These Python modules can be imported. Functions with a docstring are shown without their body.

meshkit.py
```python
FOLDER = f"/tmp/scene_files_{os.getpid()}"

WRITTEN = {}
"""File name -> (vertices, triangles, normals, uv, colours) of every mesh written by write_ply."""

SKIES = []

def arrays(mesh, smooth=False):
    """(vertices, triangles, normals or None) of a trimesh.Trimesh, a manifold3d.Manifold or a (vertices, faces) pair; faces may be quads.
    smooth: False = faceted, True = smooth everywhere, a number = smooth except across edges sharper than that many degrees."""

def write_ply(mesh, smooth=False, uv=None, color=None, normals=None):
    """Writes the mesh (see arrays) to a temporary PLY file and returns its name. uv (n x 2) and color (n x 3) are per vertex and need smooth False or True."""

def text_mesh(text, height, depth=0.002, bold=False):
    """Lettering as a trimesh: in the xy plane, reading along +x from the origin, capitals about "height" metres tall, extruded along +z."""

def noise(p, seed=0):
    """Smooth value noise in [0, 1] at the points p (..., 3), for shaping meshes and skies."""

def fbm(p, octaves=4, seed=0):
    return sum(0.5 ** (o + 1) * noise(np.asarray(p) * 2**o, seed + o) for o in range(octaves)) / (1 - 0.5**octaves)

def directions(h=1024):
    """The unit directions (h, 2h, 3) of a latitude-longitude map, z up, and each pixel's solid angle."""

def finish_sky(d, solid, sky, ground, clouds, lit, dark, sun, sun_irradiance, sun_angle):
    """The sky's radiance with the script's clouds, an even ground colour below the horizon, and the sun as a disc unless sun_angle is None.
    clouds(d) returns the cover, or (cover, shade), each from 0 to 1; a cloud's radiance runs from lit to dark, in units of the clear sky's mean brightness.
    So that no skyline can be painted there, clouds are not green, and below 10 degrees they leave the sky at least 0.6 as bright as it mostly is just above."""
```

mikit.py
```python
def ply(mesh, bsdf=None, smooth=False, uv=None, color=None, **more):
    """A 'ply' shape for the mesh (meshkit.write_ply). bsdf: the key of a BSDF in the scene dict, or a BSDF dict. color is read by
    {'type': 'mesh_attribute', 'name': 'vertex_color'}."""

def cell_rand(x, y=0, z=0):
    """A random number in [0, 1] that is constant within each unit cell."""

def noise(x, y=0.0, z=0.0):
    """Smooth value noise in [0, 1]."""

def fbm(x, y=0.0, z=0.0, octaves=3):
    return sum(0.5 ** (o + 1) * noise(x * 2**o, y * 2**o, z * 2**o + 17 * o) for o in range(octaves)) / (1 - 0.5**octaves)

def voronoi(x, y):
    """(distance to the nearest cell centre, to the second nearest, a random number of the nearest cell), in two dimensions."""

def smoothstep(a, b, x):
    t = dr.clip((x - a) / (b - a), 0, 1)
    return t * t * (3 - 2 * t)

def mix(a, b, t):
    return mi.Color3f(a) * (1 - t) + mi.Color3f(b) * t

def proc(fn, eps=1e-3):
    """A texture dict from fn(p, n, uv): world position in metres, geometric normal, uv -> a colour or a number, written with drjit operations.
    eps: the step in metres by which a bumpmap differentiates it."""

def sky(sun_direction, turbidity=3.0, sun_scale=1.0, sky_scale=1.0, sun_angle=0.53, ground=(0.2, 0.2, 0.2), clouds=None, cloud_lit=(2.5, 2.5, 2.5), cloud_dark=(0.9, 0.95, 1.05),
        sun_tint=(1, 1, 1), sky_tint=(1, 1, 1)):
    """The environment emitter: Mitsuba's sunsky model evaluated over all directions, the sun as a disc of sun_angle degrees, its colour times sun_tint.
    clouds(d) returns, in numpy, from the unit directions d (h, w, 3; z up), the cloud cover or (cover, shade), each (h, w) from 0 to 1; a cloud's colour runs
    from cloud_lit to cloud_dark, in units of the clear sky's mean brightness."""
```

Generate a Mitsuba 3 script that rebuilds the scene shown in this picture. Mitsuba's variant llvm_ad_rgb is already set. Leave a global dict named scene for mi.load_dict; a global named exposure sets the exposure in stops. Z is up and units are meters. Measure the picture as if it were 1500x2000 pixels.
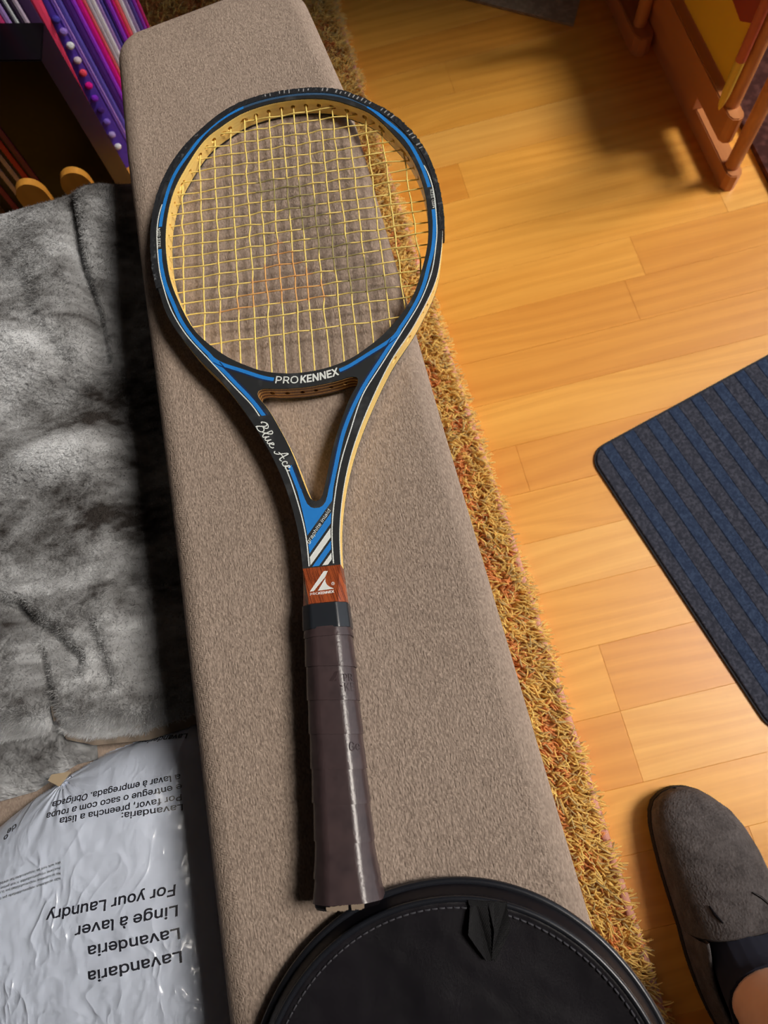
import math, random
import numpy as np
import trimesh, shapely, manifold3d as m3
import drjit as dr
import mitsuba as mi
import mikit, meshkit
from mikit import proc, fbm, noise, voronoi, cell_rand, smoothstep, mix
from scipy.interpolate import CubicSpline
from shapely.geometry import Polygon, LineString, box as sbox
from shapely import affinity

random.seed(7)
rng = np.random.default_rng(7)
scene, labels = {}, {}
T = mi.ScalarTransform4f

# ------------------------------------------------------------------ camera, sun and sky, exposure
CZ = 0.9249
_f = 1378.84
_p, _y, _r = (math.radians(a) for a in (72.1229, 1.9747, -15.8770))
_F = np.array([-math.sin(_y) * math.cos(_p), math.cos(_y) * math.cos(_p), -math.sin(_p)])
_R = np.array([math.cos(_y), math.sin(_y), 0])
_U = np.cross(_R, _F)
_U2 = -math.sin(_r) * _R + math.cos(_r) * _U
_o = np.array([0, 0, CZ])
scene['camera'] = {'type': 'thinlens', 'fov': math.degrees(2 * math.atan(750 / _f)), 'fov_axis': 'x',
                   'aperture_radius': 0.0014, 'focus_distance': 0.56, 'near_clip': 0.02, 'far_clip': 50.0,
                   'to_world': T().look_at(_o.tolist(), (_o + _F).tolist(), _U2.tolist())}
SUN = (math.cos(math.radians(51.5)), -0.03, math.sin(math.radians(51.5)))
scene['sky'] = mikit.sky(SUN, turbidity=5.0, sun_scale=0.55, sky_scale=1.0, sun_angle=17.0, ground=(0.25, 0.24, 0.22), sun_tint=(0.90, 1.0, 1.18),
                         clouds=lambda d: 0.75 + 0.0 * d[..., 2], cloud_lit=(1.5, 1.55, 1.65), cloud_dark=(1.2, 1.25, 1.3))
exposure = 2.12

# ------------------------------------------------------------------ helpers


def P(color, rough=0.6, spec=0.5, **k):
    c = color if isinstance(color, dict) else {'type': 'rgb', 'value': list(color)}
    return {'type': 'twosided', 'b': {'type': 'principled', 'base_color': c, 'roughness': rough, 'specular': spec, **k}}


def bumped(b, fn, scale=1.0, eps=3e-4):
    return {'type': 'twosided', 'b': {'type': 'bumpmap', 't': proc(fn, eps), 'scale': scale, 'inner': b['b']}}


def S(r, g, b):
    c = np.array([r, g, b]) / 255.0
    return tuple(float(x) for x in np.where(c < 0.04045, c / 12.92, ((c + 0.055) / 1.055) ** 2.4))


def tag(key, label, cat=None, group=None, kind=None):
    d = {}
    if label: d['label'] = label
    if cat: d['category'] = cat
    if group: d['group'] = group
    if kind: d['kind'] = kind
    labels[key] = {**labels.get(key, {}), **d}


_count = {}


def put(key, mesh, bsdf, smooth=30, label=None, cat=None, group=None, kind=None, color=None, numbered=False):
    if numbered:
        n = _count.get(key, 0)
        _count[key] = n + 1
        key = key if n == 0 else f'{key}_{n:03d}'
    scene[key] = mikit.ply(mesh, bsdf, smooth=smooth, color=color)
    if label or cat or group or kind: tag(key, label, cat, group, kind)
    return key


def cat_(ms): return trimesh.util.concatenate(ms)


def ext(poly, z0, z1):
    gs = [g for g in getattr(poly, 'geoms', [poly]) if g.geom_type == 'Polygon' and g.area > 1e-10]
    ms = []
    for g in gs:
        m = trimesh.creation.extrude_polygon(g, z1 - z0, engine='earcut')
        m.apply_translation([0, 0, z0])
        ms.append(m)
    return cat_(ms)


def box(x0, x1, y0, y1, z0, z1, b=0.0):
    if b <= 0:
        m = trimesh.creation.box([x1 - x0, y1 - y0, z1 - z0])
        m.apply_translation([(x0 + x1) / 2, (y0 + y1) / 2, (z0 + z1) / 2])
        return m
    pts = [[x, y, z] for a in range(3) for x in ((x0 + b, x1 - b) if a else (x0, x1)) for y in ((y0 + b, y1 - b) if a != 1 else (y0, y1))
           for z in ((z0 + b, z1 - b) if a != 2 else (z0, z1))]
    return trimesh.convex.convex_hull(np.array(pts))


def man(mesh):
    return m3.Manifold(m3.Mesh(np.asarray(mesh.vertices, np.float32), np.asarray(mesh.faces, np.uint32)))


def tri(m):
    q = m.to_mesh()
    return trimesh.Trimesh(q.vert_properties[:, :3], q.tri_verts, process=False)


def tubes(Pts, rad, sides=6, caps=False):
    """Pts (n, k, 3), rad (n, k) -> one mesh of n tubes."""
    Pts, n, k = np.asarray(Pts, float), len(Pts), len(Pts[0])
    rad = np.broadcast_to(rad, (n, k))
    t = np.gradient(Pts, axis=1)
    t /= np.linalg.norm(t, axis=2, keepdims=True) + 1e-12
    ref = np.where(np.abs(t[..., 2:]) < 0.9, [0, 0, 1.0], [1.0, 0, 0])
    a = np.cross(t, ref)
    a /= np.linalg.norm(a, axis=2, keepdims=True) + 1e-12
    b = np.cross(t, a)
    an = np.arange(sides) * 2 * np.pi / sides
    v = Pts[:, :, None] + rad[:, :, None, None] * (np.cos(an)[None, None, :, None] * a[:, :, None] + np.sin(an)[None, None, :, None] * b[:, :, None])
    idx = np.arange(n * k * sides).reshape(n, k, sides)
    q = np.stack([idx[:, :-1], np.roll(idx, -1, 2)[:, :-1], np.roll(idx, -1, 2)[:, 1:], idx[:, 1:]], -1).reshape(-1, 4)
    f = np.vstack([q[:, [0, 2, 1]], q[:, [0, 3, 2]]])
    v = v.reshape(-1, 3)
    if caps:
        for e in (0, k - 1):
            c0 = len(v)
            v = np.vstack([v, Pts[:, e]])
            r = idx[:, e]
            rr = np.roll(r, -1, 1)
            c = np.repeat(c0 + np.arange(n), sides)
            f = np.vstack([f, np.stack([c, r.ravel(), rr.ravel()] if e == 0 else [c, rr.ravel(), r.ravel()], 1)])
    return trimesh.Trimesh(v, f, process=False)


def loft(secs, caps=True, closed=True):
    secs = np.asarray(secs, float)
    n, k = secs.shape[:2]
    idx = np.arange(n * k).reshape(n, k)
    nx = np.roll(idx, -1, 1) if closed else idx[:, 1:]
    a = idx if closed else idx[:, :-1]
    q = np.stack([a[:-1], nx[:-1], nx[1:], a[1:]], -1).reshape(-1, 4)
    f = [q[:, [0, 1, 2]], q[:, [0, 2, 3]]]
    v = secs.reshape(-1, 3)
    if caps and closed:
        v = np.vstack([v, secs[0].mean(0), secs[-1].mean(0)])
        i = np.arange(k)
        f += [np.stack([np.full(k, n * k), (i + 1) % k, i], 1), np.stack([np.full(k, n * k + 1), (n - 1) * k + i, (n - 1) * k + (i + 1) % k], 1)]
    m = trimesh.Trimesh(v, np.vstack(f), process=False)
    if m.is_watertight and m.volume < 0: m.invert()
    return m


def grid(X, Y, Z, keep=None):
    n, k = X.shape
    idx = np.arange(n * k).reshape(n, k)
    q = np.stack([idx[:-1, :-1], idx[:-1, 1:], idx[1:, 1:], idx[1:, :-1]], -1).reshape(-1, 4)
    f = np.vstack([q[:, [0, 1, 2]], q[:, [0, 2, 3]]])
    v = np.stack([X, Y, Z], -1).reshape(-1, 3)
    m = trimesh.Trimesh(v, f, process=False)
    if keep is not None:
        kk = keep.ravel()[f].any(1)
        m = trimesh.Trimesh(v, f[kk], process=False)
        m.remove_unreferenced_vertices()
    return m


def blob(chains, size, taub=12):
    """Chains of (point, radius): hulls of neighbouring spheres, joined, refined and smoothed into one surface."""
    parts = []
    for ch in chains:
        sp = [m3.Manifold.sphere(r, 24).translate(p) for p, r in ch]
        parts += [m3.Manifold.batch_hull([a, b]) for a, b in zip(sp, sp[1:])]
    m = tri(m3.Manifold.batch_boolean(parts, m3.OpType.Add).refine_to_length(size))
    m.merge_vertices()
    trimesh.smoothing.filter_taubin(m, iterations=taub)
    return m


def sstep(a, b, x):
    t = np.clip((x - a) / (b - a), 0, 1)
    return t * t * (3 - 2 * t)


def text_poly(t, h, bold=False, slant=0.0):
    m = meshkit.text_mesh(t, h, 0.001, bold)
    s = m.section(plane_origin=[0, 0, 0.0005], plane_normal=[0, 0, 1])
    p2, tf = s.to_2D(to_2D=np.eye(4))
    g = shapely.union_all(p2.polygons_full)
    return affinity.skew(g, xs=slant, origin=(0, 0)) if slant else g


# ------------------------------------------------------------------ materials
def wood(c1, c2, seed, k=1.0, axis='x'):
    def fn(p, n, uv):
        x, y = (p.x, p.y) if axis == 'x' else (p.y, p.x)
        w = fbm(x * 3.0 + seed, y * 18.0, seed + p.z * 10.0, 2)
        g = fbm(x * 9.0, (y + 0.03 * w) * 420.0 * k, seed, 2)
        r = 0.5 + 0.5 * dr.sin((y + 0.07 * w) * 260.0 * k + 3 * noise(x * 5.0, seed))
        t = dr.clip(0.45 * g + 0.34 * r + 0.6 * w - 0.25, 0, 1)
        return mix(c1, c2, t)
    return fn


scene['mat_plank_a'] = P(proc(wood(S(236, 170, 72), S(214, 142, 46), 3.1)), 0.36, 0.8, clearcoat=0.5, clearcoat_gloss=0.5)
scene['mat_plank_b'] = P(proc(wood(S(228, 158, 62), S(206, 130, 40), 11.7)), 0.36, 0.8, clearcoat=0.5, clearcoat_gloss=0.5)
scene['mat_plank_c'] = P(proc(wood(S(238, 178, 86), S(218, 150, 60), 23.9)), 0.36, 0.8, clearcoat=0.5, clearcoat_gloss=0.5)
scene['mat_subfloor'] = P(S(90, 58, 28), 0.6)
scene['mat_wall'] = P(S(150, 146, 140), 0.9, 0.2)


def weave(p, n, uv):
    a = fbm(p.x * 1050.0 + 1.5 * noise(p.x * 90.0, p.y * 90.0), p.y * 620.0, p.z * 620.0, 2)
    b = dr.sin((p.y + 0.45 * p.x) * 2 * math.pi / 0.0017 + 5 * noise(p.x * 200.0, p.y * 200.0, p.z * 200.0))
    return 0.7 * a + 0.10 * b


def sofa_col(p, n, uv):
    t = fbm(p.x * 1000.0, p.y * 640.0, p.z * 640.0, 1)
    m = fbm(p.x * 14.0, p.y * 9.0, p.z * 9.0, 2)
    return mix(S(127, 112, 101), S(178, 160, 146), dr.clip(0.75 * t + 0.3 * m - 0.02, 0, 1))


scene['mat_sofa'] = bumped(P(proc(sofa_col), 0.9, 0.15, sheen=0.5, sheen_tint=0.5), weave, 0.0013)


def fleece(p, n, uv):
    return fbm(p.x * 220.0, p.y * 330.0, p.z * 250.0, 3)


scene['mat_fleece'] = bumped(P({'type': 'mesh_attribute', 'name': 'vertex_color'}, 0.95, 0.1, sheen=0.6), fleece, 0.004)
scene['mat_fur'] = P({'type': 'mesh_attribute', 'name': 'vertex_color'}, 0.8, 0.2)
scene['mat_hem'] = P(S(126, 114, 102), 0.9, 0.1)


def crinkle(p, n, uv):
    k = smoothstep(0.02, -0.12, p.y + 0.5 * p.x + 0.16)
    q = fbm(p.x * 60.0 + 2.5 * noise(p.x * 25.0, p.y * 25.0), p.y * 42.0 - p.x * 25.0, 0.0, 3)
    r = 1.0 - dr.abs(2.0 * q - 1.0)
    return (0.35 + 0.65 * k) * (r * r * r + 0.3 * fbm(p.x * 240.0, p.y * 170.0, 3.0, 2))


scene['mat_plastic'] = bumped(P(S(198, 208, 226), 0.24, 0.5, clearcoat=0.4, clearcoat_gloss=0.85), crinkle, 0.0016)
scene['mat_print'] = P(S(38, 40, 48), 0.35, 0.5)
scene['mat_card'] = P(S(168, 150, 124), 0.7, 0.3)

scene['mat_core'] = P(proc(lambda p, n, uv: mix(S(252, 224, 140), S(236, 194, 104), fbm(p.x * 60.0, p.y * 60.0, p.z * 700.0, 3))), 0.32, 0.5, clearcoat=0.5, clearcoat_gloss=0.9)
scene['mat_laminate'] = P(proc(lambda p, n, uv: mix(S(104, 66, 34), S(196, 152, 92), smoothstep(-0.2, 0.5, dr.sin(p.z * 2 * math.pi / 0.0046)) * (0.7 + 0.3 * noise(p.x * 150.0, p.y * 150.0)))), 0.35, 0.5)
scene['mat_black'] = P(proc(lambda p, n, uv: mix(S(40, 42, 44), S(60, 62, 64), smoothstep(0.55, 0.85, fbm(p.x * 90.0, p.y * 90.0, 0.0, 3)))), 0.42, 0.5)
scene['mat_blue'] = P(S(38, 126, 206), 0.4, 0.5)
scene['mat_dullblue'] = P(S(52, 82, 112), 0.5, 0.5)
scene['mat_navy'] = P(S(16, 44, 92), 0.4, 0.5)
scene['mat_white'] = P(S(222, 226, 222), 0.45, 0.5)
scene['mat_bumper'] = bumped(P(proc(lambda p, n, uv: mix(S(34, 36, 40), S(92, 96, 100), smoothstep(0.62, 0.85, fbm(p.x * 260.0, p.y * 260.0, p.z * 260.0, 3)))), 0.5, 0.5), lambda p, n, uv: fbm(p.x * 500.0, p.y * 500.0, p.z * 500.0, 2), 0.0006)
scene['mat_scuff'] = P(S(150, 150, 152), 0.6, 0.4)
scene['mat_string'] = P({'type': 'mesh_attribute', 'name': 'vertex_color'}, 0.3, 0.5)
scene['mat_rosewood'] = P(proc(lambda p, n, uv: mix(S(160, 76, 38), S(104, 44, 22), smoothstep(0.35, 0.75, fbm((p.x + 0.126 * p.y) * 2600.0, p.y * 110.0, 0.0, 2)))), 0.22, 0.5, clearcoat=1.0, clearcoat_gloss=0.95)
scene['mat_rubber'] = P(S(34, 38, 44), 0.3, 0.5)
scene['mat_leather'] = bumped(P(proc(lambda p, n, uv: mix(S(50, 40, 43), S(74, 59, 60), fbm(p.x * 120.0, p.y * 120.0, p.z * 120.0, 3))), 0.34, 0.6), lambda p, n, uv: fbm(p.x * 900.0, p.y * 900.0, p.z * 900.0, 2), 0.00011)
scene['mat_emboss'] = P(S(52, 38, 40), 0.4, 0.5)
scene['mat_frayed'] = P(S(138, 122, 106), 0.8, 0.2)
scene['mat_vinyl'] = bumped(P(proc(lambda p, n, uv: mix(S(14, 13, 18), S(26, 23, 29), fbm(p.x * 30.0, p.y * 30.0, 0.0, 3))), 0.45, 0.3), lambda p, n, uv: fbm(p.x * 60.0, p.y * 60.0, 0.0, 2) + 0.05 * fbm(p.x * 1400.0, p.y * 1400.0, 0.0, 1), 0.0010)
scene['mat_piping'] = P(S(28, 30, 36), 0.3, 0.5)
scene['mat_thread'] = P(S(66, 66, 72), 0.6, 0.3)
scene['mat_webbing'] = bumped(P(S(26, 26, 28), 0.7, 0.3), lambda p, n, uv: dr.sin((p.x + p.y) * 3800.0) * dr.sin((p.x - p.y) * 2600.0), 0.0004)
scene['mat_pile'] = P({'type': 'mesh_attribute', 'name': 'vertex_color'}, 0.75, 0.25)
scene['mat_backing'] = P(S(176, 124, 72), 0.9, 0.1)
scene['mat_binding'] = P(S(206, 150, 132), 0.8, 0.2)


def speck(c1, c2, f=260.0):
    return lambda p, n, uv: mix(c1, c2, smoothstep(0.35, 0.8, fbm(p.x * f, p.y * f, p.z * f, 3)))


scene['mat_mat_a'] = P(proc(speck(S(46, 49, 60), S(74, 76, 88), 420.0)), 0.9, 0.15)
scene['mat_mat_b'] = P(proc(speck(S(38, 50, 74), S(60, 75, 100), 420.0)), 0.9, 0.15)
scene['mat_mat_base'] = P(S(30, 32, 38), 0.7, 0.3)
scene['mat_felt'] = bumped(P(proc(lambda p, n, uv: mix(S(50, 46, 46), S(108, 103, 103), dr.clip(0.55 * fbm(p.x * 600.0, p.y * 600.0, p.z * 600.0, 2) + 0.6 * fbm(p.x * 90.0, p.y * 90.0, p.z * 90.0, 2) - 0.1, 0, 1))), 0.95, 0.1, sheen=0.4), lambda p, n, uv: fbm(p.x * 600.0, p.y * 600.0, p.z * 600.0, 2), 0.0014)
scene['mat_sole'] = P(S(40, 38, 38), 0.8, 0.2)
scene['mat_sock'] = P(S(36, 38, 50), 0.85, 0.2)
scene['mat_skin'] = P(proc(lambda p, n, uv: mix(S(220, 168, 138), S(234, 190, 162), fbm(p.x * 60.0, p.y * 60.0, p.z * 60.0, 3))), 0.5, 0.4)
scene['mat_rack'] = P(proc(wood(S(200, 134, 80), S(170, 104, 58), 5.5, 1.0, 'y')), 0.4, 0.5)
scene['mat_yellow'] = P(S(236, 194, 56), 0.5, 0.4)
scene['mat_red'] = P(S(166, 62, 50), 0.5, 0.4)
scene['mat_rodyellow'] = P(S(214, 184, 74), 0.45, 0.4)
scene['mat_rodred'] = P(S(184, 92, 66), 0.45, 0.4)
scene['mat_maroon'] = P(proc(speck(S(62, 36, 34), S(92, 58, 54), 120.0)), 0.95, 0.1)
scene['mat_greymat'] = P(proc(speck(S(140, 122, 102), S(164, 144, 122), 120.0)), 0.9, 0.1)
scene['mat_lacquer'] = P(S(14, 12, 15), 0.28, 0.12)
scene['mat_slat'] = P(proc(wood(S(206, 146, 60), S(182, 122, 46), 8.5, 1.0, 'y')), 0.4, 0.5)

# ------------------------------------------------------------------ room
tag(put('floor', box(-2.2, 1.25, -2.0, 2.8, -0.06, -0.008), 'mat_subfloor', False), 'strip parquet floor of honey coloured oak', kind='structure')
rows = [-1.979, -1.908, -1.838, -1.767, -1.696, -1.625, -1.554, -1.483, -1.412, -1.341, -1.270, -1.20, -1.129, -1.058, -0.988, -0.917, -0.847, -0.776, -0.706, -0.635, -0.565, -0.494, -0.42, -0.345, -0.26, -0.182, -0.110, -0.026, 0.057, 0.137, 0.2065, 0.276]
while rows[-1] < 2.72: rows.append(rows[-1] + 0.0705)
pl = np.random.default_rng(3)
PLK = 1.0
for i, (ya, yb) in enumerate(zip(rows, rows[1:])):
    off = 0.214 if abs(ya + 0.110) < .01 or abs(ya + 0.026) < .01 else 0.19 if abs(ya - .276) < .01 else 0.25 + PLK * pl.random()
    x = off - 3 * PLK
    while x < 1.15:
        xb = min(x + PLK, 1.15)
        if xb > -1.95:
            put('floor__plank', box(max(x, -1.998) + .00008, xb - .00008, ya + .00008, yb - .00008, -0.0078, -0.00015 * pl.random(), .00025), 'mat_plank_' + 'abcab'[int(pl.integers(5))], False, numbered=True)
        x = xb


def struct(key, m, mat, label): put(key, m, mat, False, label, kind='structure')


WX, W0, W1, WZ0, WZ1 = 1.15, -0.44, 0.98, 0.15, 3.00   # the balcony window in the right wall
wall = shapely.Polygon([(-2.0, -0.06), (2.8, -0.06), (2.8, 3.2), (-2.0, 3.2)]).difference(sbox(W0, WZ0, W1, WZ1))
mw = ext(wall, 0, 0.12)
mw.vertices = mw.vertices[:, [2, 0, 1]] + [WX, 0, 0]
struct('wall_right', mw, 'mat_wall', 'grey plastered wall with the tall window')
wf = ext(sbox(W0, WZ0, W1, WZ1).difference(sbox(W0 + .04, WZ0 + .04, W1 - .04, WZ1 - .04)), 0.03, 0.09)
wf.vertices = wf.vertices[:, [2, 0, 1]] + [WX, 0, 0]
struct('window_1', wf, 'mat_white', 'white window frame standing open')
struct('wall_left', box(-2.32, -2.2, -2.0, 2.8, -0.06, 3.2), 'mat_wall', 'grey wall at the left')
struct('wall_back', box(-2.2, 1.25, -2.1, -2.0, -0.06, 3.2), 'mat_wall', 'grey wall behind the viewer')
struct('wall_front', box(-2.2, 1.25, 2.8, 2.9, -0.06, 3.2), 'mat_wall', 'grey wall ahead')
struct('ceiling', box(-2.2, 1.25, -2.0, 2.8, 3.2, 3.3), 'mat_wall', 'grey ceiling')

# ------------------------------------------------------------------ sofa: armrest and seat
ARM = 0.3970
tag('sofa', 'beige woven fabric sofa whose long flat armrest carries the tennis racket', 'sofa')


def cushion(outline, top, bottom, r, n=7, dens=0.006):
    pg = Polygon(outline).buffer(0).segmentize(0.03)
    c = np.array(pg.exterior.coords)[:-1]
    if not pg.exterior.is_ccw: c = c[::-1]
    nx = np.roll(c, -1, 0) - np.roll(c, 1, 0)
    nrm = np.stack([nx[:, 1], -nx[:, 0]], 1) / np.linalg.norm(nx, axis=1, keepdims=True)
    rings = [np.column_stack([c, np.full(len(c), bottom)]), np.column_stack([c, np.full(len(c), top - r)])]
    for k in range(1, n + 1):
        t = k / n * math.pi / 2
        rings.append(np.column_stack([c - nrm * r * (1 - math.cos(t)), np.full(len(c), top - r + r * math.sin(t))]))
    k, m = len(rings), len(c)
    idx = np.arange(k * m).reshape(k, m)
    q = np.stack([idx[:-1], np.roll(idx, -1, 1)[:-1], np.roll(idx, -1, 1)[1:], idx[1:]], -1).reshape(-1, 4)
    inner = Polygon(rings[-1][:, :2])
    v2, f2 = trimesh.creation.triangulate_polygon(inner, engine='earcut')
    v = np.vstack(rings)
    base = len(v)
    v = np.vstack([v, np.column_stack([v2, np.full(len(v2), top)]), np.column_stack([np.array(pg.exterior.coords)[:-1], np.full(m, bottom)])])
    fb = trimesh.creation.triangulate_polygon(pg, engine='earcut')
    v = np.vstack([v, np.column_stack([fb[0], np.full(len(fb[0]), bottom)])])
    mesh = trimesh.Trimesh(v, np.vstack([q[:, [0, 1, 2]], q[:, [0, 2, 3]], f2 + base, fb[1][:, ::-1] + base + len(v2) + m]), process=True)
    mesh.merge_vertices(digits_vertex=6)
    mesh.fix_normals()
    return mesh


arm_out = Polygon([(-0.191, -0.75), (-0.1885, -0.15), (-0.177, 0.22), (-0.170, 0.60), (-0.163, 0.752), (-0.03, 0.772), (0.040, 0.760), (0.0575, 0.60), (0.059, 0.25), (0.0635, -0.15), (0.066, -0.75)])
arm_out = arm_out.buffer(-0.034).buffer(0.034, quad_segs=10)
put('sofa__armrest', cushion(arm_out.exterior.coords, ARM, 0.05, 0.020), 'mat_sofa', 40)
seat_out = sbox(-1.55, -0.75, -0.196, 0.678).buffer(-0.02).buffer(0.02, quad_segs=6)
put('sofa__seat', cushion(seat_out.exterior.coords, 0.262, 0.06, 0.014), 'mat_sofa', 40)
for x, y in ((-0.15, 0.68), (0.0, 0.68), (-0.15, -0.66), (0.0, -0.66), (-1.45, 0.6), (-1.45, -0.66)):
    put('sofa__foot', box(x - .025, x + .025, y - .025, y + .025, 0.008, 0.062, .004), 'mat_lacquer', False, numbered=True)

# ------------------------------------------------------------------ tennis racket (local: u across, v along from the butt, z up from the face)
RK = 'tennis_racket'
tag(RK, 'black and blue tennis racket with yellow strings and brown grip on the sofa armrest', 'tennis racket')
RX, RY, RA = -0.08770687, -0.08821311, math.radians(-7.1742032)


def rk(m):
    v = np.array(m.vertices)
    x = RX + v[:, 0] * math.cos(RA) - v[:, 1] * math.sin(RA)
    y = RY + v[:, 0] * math.sin(RA) + v[:, 1] * math.cos(RA)
    z = 0.42 + v[:, 2] + 0.0045 - 0.0131 * v[:, 1]
    return trimesh.Trimesh(np.column_stack([x, y, z + .0007]), m.faces, process=False)


def rput(part, m, mat, smooth=30, **k): return put(f'{RK}__{part}', rk(m), mat, smooth, **k)


def half_curve(pts, n=90, sym=True):
    a = np.array(pts, float) / 1000
    full = np.vstack([a, (a * [-1, 1])[::-1][1:-1]]) if sym else a
    full = np.vstack([full, full[:1]])
    s = np.r_[0, np.cumsum(np.linalg.norm(np.diff(full, axis=0), axis=1))]
    cs = CubicSpline(s, full, bc_type='periodic')
    return cs(np.linspace(0, s[-1], 2 * n, endpoint=False))


def open_curve(pts, n=60):
    a = np.array(pts, float) / 1000
    s = np.r_[0, np.cumsum(np.linalg.norm(np.diff(a, axis=0), axis=1))]
    return CubicSpline(s, a)(np.linspace(0, s[-1], n))


inner_pts = [(0, 674.5), (26, 672), (45, 666), (63, 655), (75, 646), (86, 632), (96.5, 614), (106.5, 593), (113, 569), (115.9, 543), (116, 532), (115, 515), (113, 499), (109, 482.5), (103.5, 466.5),
             (96.5, 449), (85, 430.5), (74, 418.5), (63, 408.5), (51, 400.3), (38, 393), (24.7, 388.5), (10.5, 386), (0, 385.5)]
outer_pts = [(0, 685.5), (27, 683.3), (46, 678), (64, 668), (79, 655.5), (93.4, 641.2), (107, 622.5), (117, 602), (123.8, 580), (127.5, 554), (128.2, 540), (127.8, 521), (125.5, 500), (121.8, 482),
             (115, 458), (109, 445), (99, 428), (87, 409.8), (72.4, 391), (58.5, 369), (43, 340), (29.5, 309), (21.8, 284), (17.9, 266), (15.5, 250), (14.4, 235), (14.1, 222.5), (14.1, 195)]
hole_pts = [(0, 371.8), (13, 372.4), (29, 374.4), (36, 375.4), (40.3, 374), (40.4, 369.5), (37, 363.5), (33, 357), (26, 342), (18.5, 323.5), (11.2, 300), (7.2, 285.5), (5, 279), (2.6, 275.2), (0, 274.2)]
inner = Polygon(half_curve(inner_pts, 110))
oc = open_curve(outer_pts, 160)
outer = Polygon(np.vstack([oc, (oc * [-1, 1])[::-1][1:]])).buffer(0)
outer = Polygon(np.vstack([oc[::-1], (oc * [-1, 1])[1:]])).buffer(0)
hole = Polygon(half_curve(hole_pts, 60)).buffer(0)
body = outer.difference(inner).difference(hole)
bridge = sbox(-0.0425, 0.3655, 0.0425, 0.3958).intersection(body)
mains = [s * u for u in (.0055, .0180, .0303, .0423, .0560, .0718, .0857, .1034) for s in (-1, 1)]
mains.sort()
crosses = [.6675, .6553, .6416, .6300, .6164, .6049, .5926, .5817, .5700, .5575, .5459, .5341, .5221, .5107, .4987, .4857, .4731, .4603, .4487, .4296]
ZS = -0.0092
ring = np.array(inner.exterior.coords)


def chord_v(u):
    g = inner.intersection(LineString([(u, 0.3), (u, 0.75)]))
    return g.bounds[1], g.bounds[3]


def chord_u(v):
    g = inner.intersection(LineString([(-0.2, v), (0.2, v)]))
    return g.bounds[2]


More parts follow.
